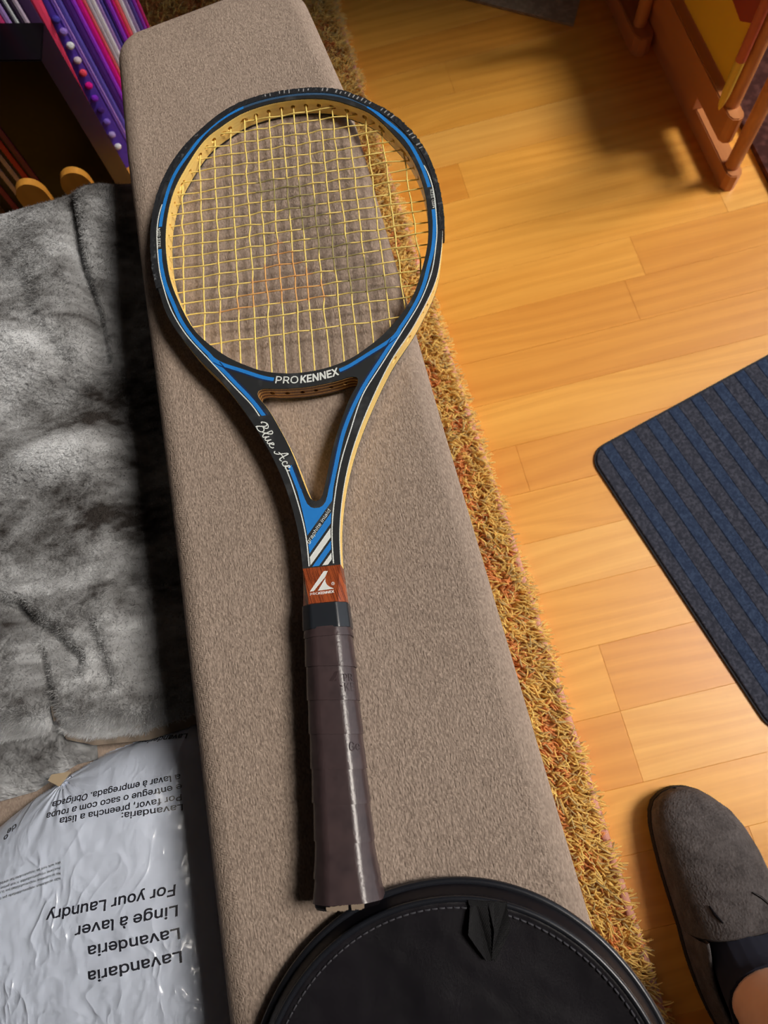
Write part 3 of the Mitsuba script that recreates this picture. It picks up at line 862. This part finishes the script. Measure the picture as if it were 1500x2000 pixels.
# the folded under layer and the bare woven hem below the fluffy edge
hx, ht = np.meshgrid(np.linspace(-.345, -.215, 80), np.linspace(0, 1, 8))
put(f'{BL}__hem', grid(hx, hem_y(hx) - .009 + .014 * ht, .2815 + .003 * np.sin(ht * 1.6) + .001 * np.sin(hx * 300)), 'mat_hem', True, label='bare tan woven edge under the fleece')
ux, uy = np.meshgrid(np.linspace(-.60, -.315, 120), np.linspace(0, 1, 40))
uy0 = np.interp(ux, [-.60, -.375, -.335], [.026, .034, .0485])
uy = uy0 + (.102 - uy0) * uy
uz = .2635 + .010 * np.sqrt(np.clip((uy - uy0) / .02, 0, 1)) * sstep(-.315, -.335, ux) + .004 * meshkit.fbm(np.stack([ux * 40, uy * 40, 0 * ux], -1))
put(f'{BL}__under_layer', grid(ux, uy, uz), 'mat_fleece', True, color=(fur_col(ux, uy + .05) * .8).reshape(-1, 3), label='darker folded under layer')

# ------------------------------------------------------------------ laundry bag
LB = 'laundry_bag'
tag(LB, 'white plastic laundry bag with black printing stuffed on the sofa seat', 'laundry bag')
bag_pg = Polygon([(-.222, .055), (-.271, .051), (-.303, .0475), (-.3275, .0405), (-.347, .0335), (-.370, .0255), (-.392, .0155), (-.46, -.02), (-.56, -.16), (-.50, -.42), (-.22, -.42), (-.203, -.25), (-.200, -.05), (-.202, .04)]).buffer(.004)


def bag_z(x, y):
    d = shapely.distance(bag_pg.exterior, shapely.points(x, y)) * np.where(shapely.contains_xy(bag_pg, x, y), 1, -1)
    t = np.clip(d / .075, 0, 1)
    z = .2635 + .051 * np.sqrt(np.clip(1 - (1 - t) ** 2, 0, 1))
    q = meshkit.fbm(np.stack([x * 30, y * 22, 0 * x], -1), 3, 8)
    z += .0034 * (1 - np.abs(2 * q - 1)) * np.clip(d / .02, 0, 1)
    rad = np.hypot(x + .338, y - .036)
    ang = np.arctan2(y - .036, x + .338)
    z += np.exp(-rad / .022) * (.002 * np.sin(ang * 17) + .002)
    return z


bx, by = np.meshgrid(np.linspace(-.56, -.196, 420), np.linspace(-.43, .070, 560))
sheet = grid(bx, by, bag_z(bx, by), shapely.contains_xy(bag_pg.buffer(.001), bx, by))
ev = np.sort(sheet.edges, 1)
_, inv, cnt = np.unique(ev, axis=0, return_inverse=True, return_counts=True)
rimv = np.unique(ev[cnt[inv] == 1])
va = np.array(sheet.vertices); va[rimv, 2] = .2634
vb = va.copy(); vb[:, 2] = .2630; vb[rimv, 2] = .2634
bagm = trimesh.Trimesh(np.vstack([va, vb]), np.vstack([sheet.faces, sheet.faces[:, ::-1] + len(va)]), process=False)
bagm.merge_vertices()
put(f'{LB}__sheet', bagm, 'mat_plastic', 60)


def bag_text(t, a, b, h, part='printed_line', slant=0.0, bold=False, bend=0.0):
    a, b = np.array(a), np.array(b)
    L_ = np.linalg.norm(b - a)
    g = text_poly(t, h, bold, slant)
    bb = g.bounds
    sx = L_ / (bb[2] - bb[0])
    g = affinity.scale(affinity.translate(g, -bb[0], 0), sx, 1, origin=(0, 0))
    if h > .004: g = g.buffer(h * .022)
    g = g.segmentize(.0016)
    m = ext(g, 0, .0002)
    v = np.array(m.vertices)
    d = (b - a) / L_
    n = np.array([-d[1], d[0]])
    s = v[:, 0] / L_
    xy = a + v[:, :1] * d + v[:, 1:2] * n + (bend * 4 * s * (1 - s))[:, None] * n
    z = bag_z(xy[:, 0], xy[:, 1]) + .0004 + v[:, 2]
    put(f'{LB}__{part}', trimesh.Trimesh(np.column_stack([xy, z]), m.faces, process=False), 'mat_print', False, numbered=True)


bag_text('Lavandaria', (-.2425, -.1117), (-.315, -.1096), .0077)
bag_text('Lavanderia', (-.2419, -.0955), (-.3131, -.0923), .0077)
bag_text('Linge à laver', (-.2407, -.0793), (-.3221, -.0764), .0077, slant=6)
bag_text('For your Laundry', (-.2400, -.0643), (-.3443, -.0607), .0077, slant=8)
bag_text('Lavandaria:', (-.2278, -.0064), (-.2757, -.0016), .0048)
bag_text('Por favor, preencha a lista', (-.2279, .0015), (-.3302, .0060), .0048)
bag_text('e entregue o saco com a roupa', (-.2267, .0095), (-.3440, .0124), .0048, bend=-.0006)
bag_text('a lavar à empregada. Obrigada.', (-.2268, .0175), (-.3424, .0203), .0048, bend=-.0008)
bag_text('Lavanderia:', (-.2222, .0500), (-.2682, .0560), .0042)
bag_text('Não aceitamos responsabilidade por mola que', (-.3313, -.0382), (-.3934, -.0434), .0019)
bag_text('No assumimos responsabilidad por la ropa que', (-.3307, -.0344), (-.3931, -.0388), .0019)
bag_text('Aucune responsabilité n\'est prise pour la', (-.3300, -.0306), (-.3929, -.0359), .0019)
bag_text('We will not be responsible for shrinkage or', (-.3296, -.0265), (-.3927, -.0323), .0019)
bag_text('de', (-.3763, .0105), (-.3850, .0072), .0045)
bag_text('o', (-.3825, .0040), (-.3865, .0025), .0042)
tg = ext(Polygon([(-.3437, .0385), (-.3400, .0428), (-.3230, .0412), (-.3290, .0360), (-.3345, .0315)]), .3000, .3015)
put(f'{LB}__tag', tg, 'mat_card', False, label='small beige tag sticking out of the gathered corner')

# ------------------------------------------------------------------ shag rug under the sofa
SR = 'shag_rug'
tag(SR, 'yellow brown shag rug with pinkish bound edge beside the sofa armrest', 'shag rug')


def rug_edge(y): return np.interp(y, [-.8, -.32, -.16, .24, .59, .99, 1.16, 1.8], [.150, .149, .146, .140, .126, .116, .115, .112])


yy = np.linspace(-.7, 1.7, 60)
put(f'{SR}__backing', ext(Polygon(np.vstack([np.column_stack([rug_edge(yy), yy]), [(-.34, 1.7), (-.34, 1.15), (-.155, 1.08), (-.155, .85), (-.155, -.7)]])), .0005, .006), 'mat_backing', False)
put(f'{SR}__binding', tubes([np.column_stack([rug_edge(yy) + .0040, yy, np.full(60, .0062)])], .0056, 8), 'mat_binding', True, label='pinkish cord binding along the edge')
sr = np.random.default_rng(21)


def strands(x, y, ln, out, r0):
    n = len(x)
    ang = sr.normal(-.2, .75, n)
    d = np.stack([np.cos(ang) * .75 + out, np.sin(ang) * .9 - .15, np.zeros(n)], 1)
    up = sr.uniform(.35, 1.1, n)
    k = np.linspace(0, 1, 5)
    base = np.stack([x, y, np.full(n, .006)], 1)
    curl = sr.normal(0, .14, (n, 2))
    P_ = base[:, None] + ln[:, None, None] * (d[:, None] * (k[None, :, None] ** 1.25) * .62)
    P_[:, :, 2] += ln[:, None] * (up[:, None] * (k * (1.25 - .72 * k))[None])
    P_[:, :, :2] += ln[:, None, None] * curl[:, None] * (np.sin(k * 3.0) * .35)[None, :, None]
    P_[:, :, 2] = np.maximum(P_[:, :, 2], .0022 + .004 * (P_[:, :, 0] < rug_edge(P_[:, :, 1])))
    return P_, r0 * np.array([1.0, 1.0, .95, .85, .5])


def rug_field(n, x0, x1, y0, y1):
    y = sr.uniform(y0, y1, n)
    w = sr.uniform(0, 1, n)
    x = np.maximum(x0, -.3) + w * (x1(y) - x0)
    return x, y


x, y = rug_field(15000, .055, lambda q: rug_edge(q) - .001, -.62, 1.30)
x2, y2 = rug_field(3200, -.24, lambda q: 0 * q + .055, 1.10, 1.52)
ye = sr.uniform(-.6, 1.3, 3200); clump = meshkit.noise(np.stack([ye * 45, 0 * ye, 0 * ye], 1), 4)
ye = ye[clump > .42]; xe = rug_edge(ye) - .002
xa, ya = np.r_[x, x2, xe], np.r_[y, y2, ye]
isedge = np.r_[np.zeros(len(x) + len(x2)), np.ones(len(xe))] > 0
tone = meshkit.fbm(np.stack([xa * 60, ya * 45, 0 * xa], 1), 2, 2) + sr.normal(0, .14, len(xa)) + .25 * sstep(.03, .0, rug_edge(ya) - xa)
yel = tone > .46
ln = np.where(yel, sr.uniform(.020, .030, len(xa)), sr.uniform(.014, .022, len(xa)))
ln = np.where(isedge, sr.uniform(.014, .024, len(xa)), ln)
P_, rr = strands(xa, ya, ln, np.where(isedge, .75, .22 * sstep(.035, 0, rug_edge(ya) - xa)), 1.0)
P_[isedge, :, 2] = np.maximum(P_[isedge, :, 2] * .6, .003)
rad = np.where(yel, .00105, .0012)[:, None] * rr[None]
mesh = tubes(P_, rad, 4)
col = np.where(yel[:, None], np.array(S(240, 202, 116)), np.array(S(226, 152, 92)))
col = np.where((sr.random(len(xa)) < .16)[:, None], np.array(S(206, 182, 126)), col) * sr.uniform(.75, 1.2, len(xa))[:, None]
put(f'{SR}__pile', mesh, 'mat_pile', True, color=np.repeat(col.clip(0, .95), 20, 0), kind='stuff')

# ------------------------------------------------------------------ doormat
DM = 'doormat'
tag(DM, 'dark blue ribbed doormat with rounded corner on the parquet at the right', 'doormat')
cor, dl, dt = np.array([.2835, .283]), np.array([.0930, -.379]), np.array([.245, .0655])
dl, dt = dl / np.linalg.norm(dl), dt / np.linalg.norm(dt)
cor = cor + [-.004, .026]


def mat_pt(a, b): return cor + a * dl + b * dt


mw_, ml_ = .37, .42
mp = Polygon([mat_pt(0, 0), mat_pt(ml_, 0), mat_pt(ml_, mw_), mat_pt(0, mw_)])
mp = mp.buffer(-.028).buffer(.028, quad_segs=8)
put(f'{DM}__base', ext(mp, .0003, .0030), 'mat_mat_base', False, label='thin dark rubber base')
mi_ = mp.buffer(-.0030)
b0, k = .0, 0
mr = np.random.default_rng(2)
while b0 < mw_:
    w = .016 if k % 2 else .020
    g = Polygon([mat_pt(-.1, b0), mat_pt(ml_ + .1, b0), mat_pt(ml_ + .1, b0 + w), mat_pt(-.1, b0 + w)]).intersection(mi_)
    if g.area > 1e-6:
        h = .0058 if k % 2 else .0054
        put(f'{DM}__rib', cat_([ext(g, .003, h - .0006), ext(g.buffer(-.0007), h - .0006, h)]), 'mat_mat_b' if k % 2 else 'mat_mat_a', False, numbered=True)
    b0 += w
    k += 1

# ------------------------------------------------------------------ person: leg in sock and felt clog
PS = 'person'
tag(PS, 'person standing at the bottom right in dark ankle sock and grey felt clog', 'person')
leg = [[((.250, -.180, .030), .022), ((.250, -.225, .034), .028), ((.247, -.278, .050), .032), ((.247, -.318, .080), .038), ((.247, -.326, .125), .040), ((.250, -.330, .180), .040), ((.258, -.335, .30), .052), ((.262, -.345, .46), .056), ((.264, -.350, .55), .058)],
       [((.247, -.326, .125), .036), ((.248, -.365, .050), .034)], [((.247, -.318, .080), .036), ((.248, -.365, .050), .034)]]
put(f'{PS}__leg', blob(leg, .008), 'mat_skin', True, label='bare skin above the low sock')
sock = [[(p_, r_ + .0026) for p_, r_ in ch if p_[2] < .2] for ch in leg]
sm = man(blob(sock, .008, 10)).trim_by_plane([.12, .55, -1.0], -.204)
put(f'{PS}__sock', tri(sm), 'mat_sock', True, label='dark navy ankle sock')
ys_ = np.array([-.1215, -.124, -.130, -.140, -.155, -.175, -.20, -.225, -.245, -.262])
xl = np.array([.2400, .2270, .2160, .2090, .2045, .2022, .2005, .2000, .2000, .2000])
xr = np.array([.2440, .2570, .2680, .2790, .2920, .3005, .3060, .3075, .3070, .3055])
ht_ = np.array([.026, .034, .041, .048, .055, .061, .067, .074, .080, .084])
S_, ph = [], np.linspace(0, math.pi, 33)
yf = np.interp(np.linspace(0, 1, 40), np.linspace(0, 1, len(ys_)), ys_)
for y_ in yf:
    l_, r_, h_ = np.interp(-y_, -ys_, xl), np.interp(-y_, -ys_, xr), np.interp(-y_, -ys_, ht_)
    cx, w_ = (l_ + r_) / 2, (r_ - l_) / 2
    c_, s__ = np.cos(ph), np.sin(ph)
    S_.append(np.column_stack([cx - w_ * np.sign(c_) * np.abs(c_) ** .75, np.full(33, y_), .012 + (h_ - .012) * s__ ** .72]))
S_ = np.array(S_)
Si = S_.copy()
cen = Si[:, :, 0].mean(1, keepdims=True)
Si[:, :, 0] = cen + (Si[:, :, 0] - cen) * .93
Si[:, :, 2] = .012 + (Si[:, :, 2] - .012) * .94
rim = np.stack([S_[-1], (S_[-1] + Si[-1]) / 2 + [0, -.0025, .0008], Si[-1]])
clog = cat_([loft(S_, False, False), loft(Si, False, False), loft(rim, False, False)])
# tongue-like slits and low walls running back to the heel
heel = np.array([(.2000, -.262), (.1985, -.290), (.2005, -.330), (.210, -.370), (.230, -.398), (.252, -.404), (.275, -.396), (.293, -.370), (.302, -.330), (.305, -.290), (.3055, -.262)])
hs = np.r_[0, np.cumsum(np.linalg.norm(np.diff(heel, axis=0), axis=1))]
hc = CubicSpline(hs, heel)(np.linspace(0, hs[-1], 60))
tn = np.gradient(hc, axis=0); tn /= np.linalg.norm(tn, axis=1, keepdims=True)
nn = np.stack([-tn[:, 1], tn[:, 0]], 1)
nn *= np.sign(((np.array([.252, -.32]) - hc) * nn).sum(1))[:, None]
hh = .050 + .028 * np.maximum(np.exp(-(np.linspace(0, 1, 60) / .10) ** 2), np.exp(-((1 - np.linspace(0, 1, 60)) / .10) ** 2)) + .010 * np.exp(-((np.linspace(0, 1, 60) - .5) / .2) ** 2)
prof = []
for o_, zf in ((0, 0), (0.0005, .35), (.0030, .75), (.0055, .97), (.0075, 1.0), (.0095, .97), (.0095, .6), (.0090, 0)):
    prof.append(np.column_stack([hc + nn * o_, .012 + (hh - .012) * zf]))
put(f'{PS}__felt_clog', cat_([clog, loft(np.array(prof), False, False)]), 'mat_felt', True, label='grey felt clog')
fp = np.vstack([np.column_stack([np.interp(yf, ys_[::-1], xl[::-1]), yf]), hc, np.column_stack([np.interp(yf, ys_[::-1], xr[::-1]), yf])[::-1]])
put(f'{PS}__felt_clog__sole', ext(Polygon(fp).buffer(.001), .0003, .0135), 'mat_sole', False)
for pts in ([(.2225, -.2315, .0715), (.2245, -.2400, .0745), (.2285, -.2475, .0790)], [(.2690, -.2280, .0755), (.2760, -.2345, .0745), (.2810, -.2420, .0760)]):
    put(f'{PS}__felt_clog__slit', tubes([np.array(pts)], [[.0008, .0016, .0008]], 6, caps=True), 'mat_lacquer', True, numbered=True)

# ------------------------------------------------------------------ wooden rack with painted board
WR = 'wooden_rack'
tag(WR, 'reddish wooden rack with round posts and yellow board on the parquet', 'rack')


def runner(x0, x1, ytip, yend, z0, z1):
    r = (x1 - x0) / 2
    pg = Polygon([(x0, yend), (x0, ytip + r * .8), (x0 + r * .35, ytip + r * .12), (x0 + r * 1.1, ytip - .001), (x1 - r * .3, ytip + r * .18), (x1, ytip + r * .8), (x1, yend)])
    return cat_([ext(pg.buffer(-.002).buffer(.002), z0, z1 - .0015), ext(pg.buffer(-.0035).buffer(.002), z1 - .0015, z1)])


put(f'{WR}__runner', runner(.6065, .6305, .664, 1.75, .0003, .030), 'mat_rack', False, label='long low runner lying on the parquet')
put(f'{WR}__rail', runner(.5960, .6185, .7015, 1.75, .060, .102), 'mat_rack', False, label='upper rail above the runner')
put(f'{WR}__added_light_block', box(.600, .618, .800, 1.74, .0301, .0599, .001), 'mat_rack', False)  # added block, stops light passing between runner and rail


def post(x, y, z0, z1, r):
    return tubes([np.column_stack([np.full(6, x), np.full(6, y), np.linspace(z0, z1, 6)])], r, 20, caps=True)


put(f'{WR}__post', post(.6195, .6845, .030, .40, .0105), 'mat_rack', 40, label='round post standing on the runner')
put(f'{WR}__post_001', post(.6085, .7300, .102, .40, .0105), 'mat_rack', 40, label='round post standing on the rail')
put(f'{WR}__post_002', post(.610, 1.45, .102, .40, .0105), 'mat_rack', 40)
bd = ext(Polygon([(.755, .106), (1.42, .106), (1.42, .235), (.755, .235)]), 0, .009)
bd.vertices = bd.vertices[:, [2, 0, 1]] + [.6105, 0, 0]
put(f'{WR}__board', bd, 'mat_yellow', False, label='flat yellow painted board')
rd = ext(Polygon([(.752, .205), (.782, .186), (.818, .192), (.880, .235), (.752, .235)]), 0, .004)
rd.vertices = rd.vertices[:, [2, 0, 1]] + [.6060, 0, 0]
put(f'{WR}__red_panel', rd, 'mat_red', False, label='red panel over the board')
rx_, ry_ = .5885, .7270
rz = np.array([.100, .103, .112, .128, .178])
put(f'{WR}__rod', tubes([np.column_stack([np.full(5, rx_), np.full(5, ry_), rz])], [[.0008, .0022, .0045, .0062, .0066]], 16, caps=True), 'mat_rodyellow', 40, label='yellow pointed end of the painted rod')
put(f'{WR}__rod_001', post(rx_, ry_, .178, .40, .0068), 'mat_rodred', 40, label='red upper part of the painted rod')
put(f'{WR}__foot', runner(.5680, .6000, .958, 1.75, .0003, .032), 'mat_rack', False, label='far parallel foot in the shade')
put(f'{WR}__post_003', post(.584, .992, .032, .40, .0105), 'mat_rack', 40)

put('maroon_rug', ext(Polygon([(.677, .30), (1.12, .30), (1.12, 1.7), (.677, 1.7)]).buffer(-.004).buffer(.004), .0003, .010), 'mat_maroon', False, 'dark maroon rug on the parquet behind the wooden rack', 'rug')
C_ = np.array([.498, 1.056])
A_, B_ = np.array([-.79, .61]), np.array([.48, .87])
put('floor_sheet', ext(Polygon([C_, C_ + B_ * .7, C_ + B_ * .7 + A_ * .75, C_ + A_ * .75]), .0004, .0045), 'mat_greymat', False, 'flat grey brown mat whose corner lies on the parquet at the top edge', 'mat')

# ------------------------------------------------------------------ black cabinet, slats and striped cloth
BC = 'black_cabinet'
tag(BC, 'low glossy black cabinet in front of the striped cloth at the top left', 'cabinet')
E1, E2 = np.array([-.275, .936]), np.array([-.283, .873])
dd = np.array([-.9487, .3162])
cp = Polygon([E1, E2, E2 + dd * .22, E1 + dd * .22])
put(f'{BC}__body', cat_([ext(cp, .0003, .2985), ext(cp.buffer(-.0012), .2985, .300)]), 'mat_lacquer', False)
scene['mat_stripe_dull_red'] = P(S(196, 50, 66), .5, .3)
scene['mat_stripe_plum'] = P(S(120, 40, 90), .5, .3)
scene['mat_stripe_grey'] = P(S(196, 186, 220), .5, .3)
for s0, s1, mt in ((.119, .128, 'mat_stripe_plum'), (.133, .142, 'mat_stripe_dull_red'), (.149, .157, 'mat_stripe_grey'), (.168, .176, 'mat_stripe_grey'), (.190, .200, 'mat_stripe_plum')):
    g = Polygon([E2 + dd * s0, E2 + dd * s1, E2 + dd * s1 - [.0005, .0015], E2 + dd * s0 - [.0005, .0015]])
    put(f'{BC}__front_stripe', ext(g, .01, .26), mt, False, numbered=True)

for k, cx in enumerate((-.3695, -.3075)):
    pg = Polygon([(cx - .0195, .0003), (cx + .0195, .0003)] + [(cx + .0195 * math.cos(a), .178 + .024 * math.sin(a)) for a in np.linspace(0, math.pi, 24)])
    m = ext(pg, 0, .011)
    m.vertices = m.vertices[:, [0, 2, 1]] * [1, 1, 1] + [0, .797, 0]
    m.invert()
    put('wooden_stand__slat', m, 'mat_slat', 30, numbered=True)

put('wooden_stand__crossbar', box(-.42, -.25, .810, .822, .03, .07, .002), 'mat_slat', False)
tag('wooden_stand', 'stand of two yellow wooden slats with rounded tops before the black cabinet', 'stand')
SC = 'striped_cloth'
tag(SC, 'cloth with purple, pink and white stripes hanging behind the black cabinet', 'cloth')
fn_ = np.array([.50, -.866]); fn_ /= np.linalg.norm(fn_)
fd = np.array([fn_[1] * -1, fn_[0]])        # along the cloth, towards +x
f0 = np.array([-.3000, .9980])


def on_cloth(x): return (x - f0[0]) / fd[0]


bounds = [(-.3550, -.3420, (70, 44, 100)), (-.3420, -.3330, (196, 60, 120)), (-.3330, -.3260, (170, 140, 210)), (-.3260, -.3235, (48, 34, 62)), (-.3235, -.3190, (214, 224, 228)), (-.3190, -.3142, (44, 32, 56)), (-.3142, -.3082, (206, 190, 214)),
          (-.3082, -.2950, (64, 42, 82)), (-.2950, -.2840, (255, 76, 118)), (-.2840, -.2760, (84, 56, 164)), (-.2760, -.2730, (132, 98, 204)), (-.2730, -.2695, (190, 150, 240)), (-.2695, -.2630, (104, 92, 200)), (-.2630, -.2540, (78, 38, 132)),
          (-.2540, -.2480, (166, 66, 236)), (-.2480, -.2410, (236, 30, 158)), (-.2410, -.2370, (255, 120, 130)), (-.2370, -.2320, (206, 202, 216)), (-.2320, -.2260, (240, 240, 250)), (-.2260, -.2220, (190, 154, 232)), (-.2220, -.2180, (94, 84, 184)),
          (-.2180, -.2150, (66, 36, 124)), (-.2150, -.2090, (160, 66, 230)), (-.2090, -.2050, (232, 40, 146)), (-.2050, -.2000, (255, 108, 122)), (-.2000, -.1940, (232, 232, 246)), (-.1940, -.1890, (184, 164, 216)), (-.1890, -.1840, (98, 80, 176)),
          (-.1840, -.1790, (160, 64, 206)), (-.1790, -.1750, (226, 54, 140))]
for a, b, cc in bounds:
    mk = 'mat_cloth_%d_%d_%d' % cc
    scene.setdefault(mk, P(S(*[min(252, c) for c in cc]), .8, .2, sheen=.4))
    secs = []
    for z in (.0003, .15, .30, .45):
        sa, sb = (on_cloth(e - (.27 - z) * .081 * (e == -.2840)) for e in (a, b))
        w = sb - sa
        q = [(0, 0), (.12, .0016), (.5, .0026), (.88, .0016), (1, 0), (1, -.003), (0, -.003)]
        secs.append([np.r_[f0 + fd * (sa + w * t) + fn_ * o, z] for t, o in q])
    put(f'{SC}__stripe', loft(secs), mk, 25, numbered=True)
for (x_, z_, cc) in ((-.2810, .254, (80, 70, 180)), (-.2803, .236, (164, 132, 226)), (-.2810, .216, (240, 244, 246)), (-.2820, .194, (226, 208, 218)), (-.2835, .175, (250, 84, 104)), (-.2850, .155, (232, 24, 150)), (-.2865, .134, (132, 46, 206)), (-.2870, .113, (72, 38, 120)), (-.2875, .092, (136, 108, 212)), (-.2900, .069, (184, 164, 226)), (-.2910, .046, (242, 244, 248))):
    mk = 'mat_cloth_%d_%d_%d' % cc
    scene.setdefault(mk, P(S(*cc), .8, .2, sheen=.4))
    ico = trimesh.creation.icosphere(2, .0055)
    v = np.array(ico.vertices)
    v *= 1 + .12 * (meshkit.noise(v * 900 + x_ * 100 + z_ * 70)[:, None] - .5)
    c3 = np.r_[f0 + fd * on_cloth(x_) + fn_ * .0065, z_]
    put(f'{SC}__pompom', trimesh.Trimesh(v * [1.0, .8, .9] + c3, ico.faces, process=False), mk, True, numbered=True)
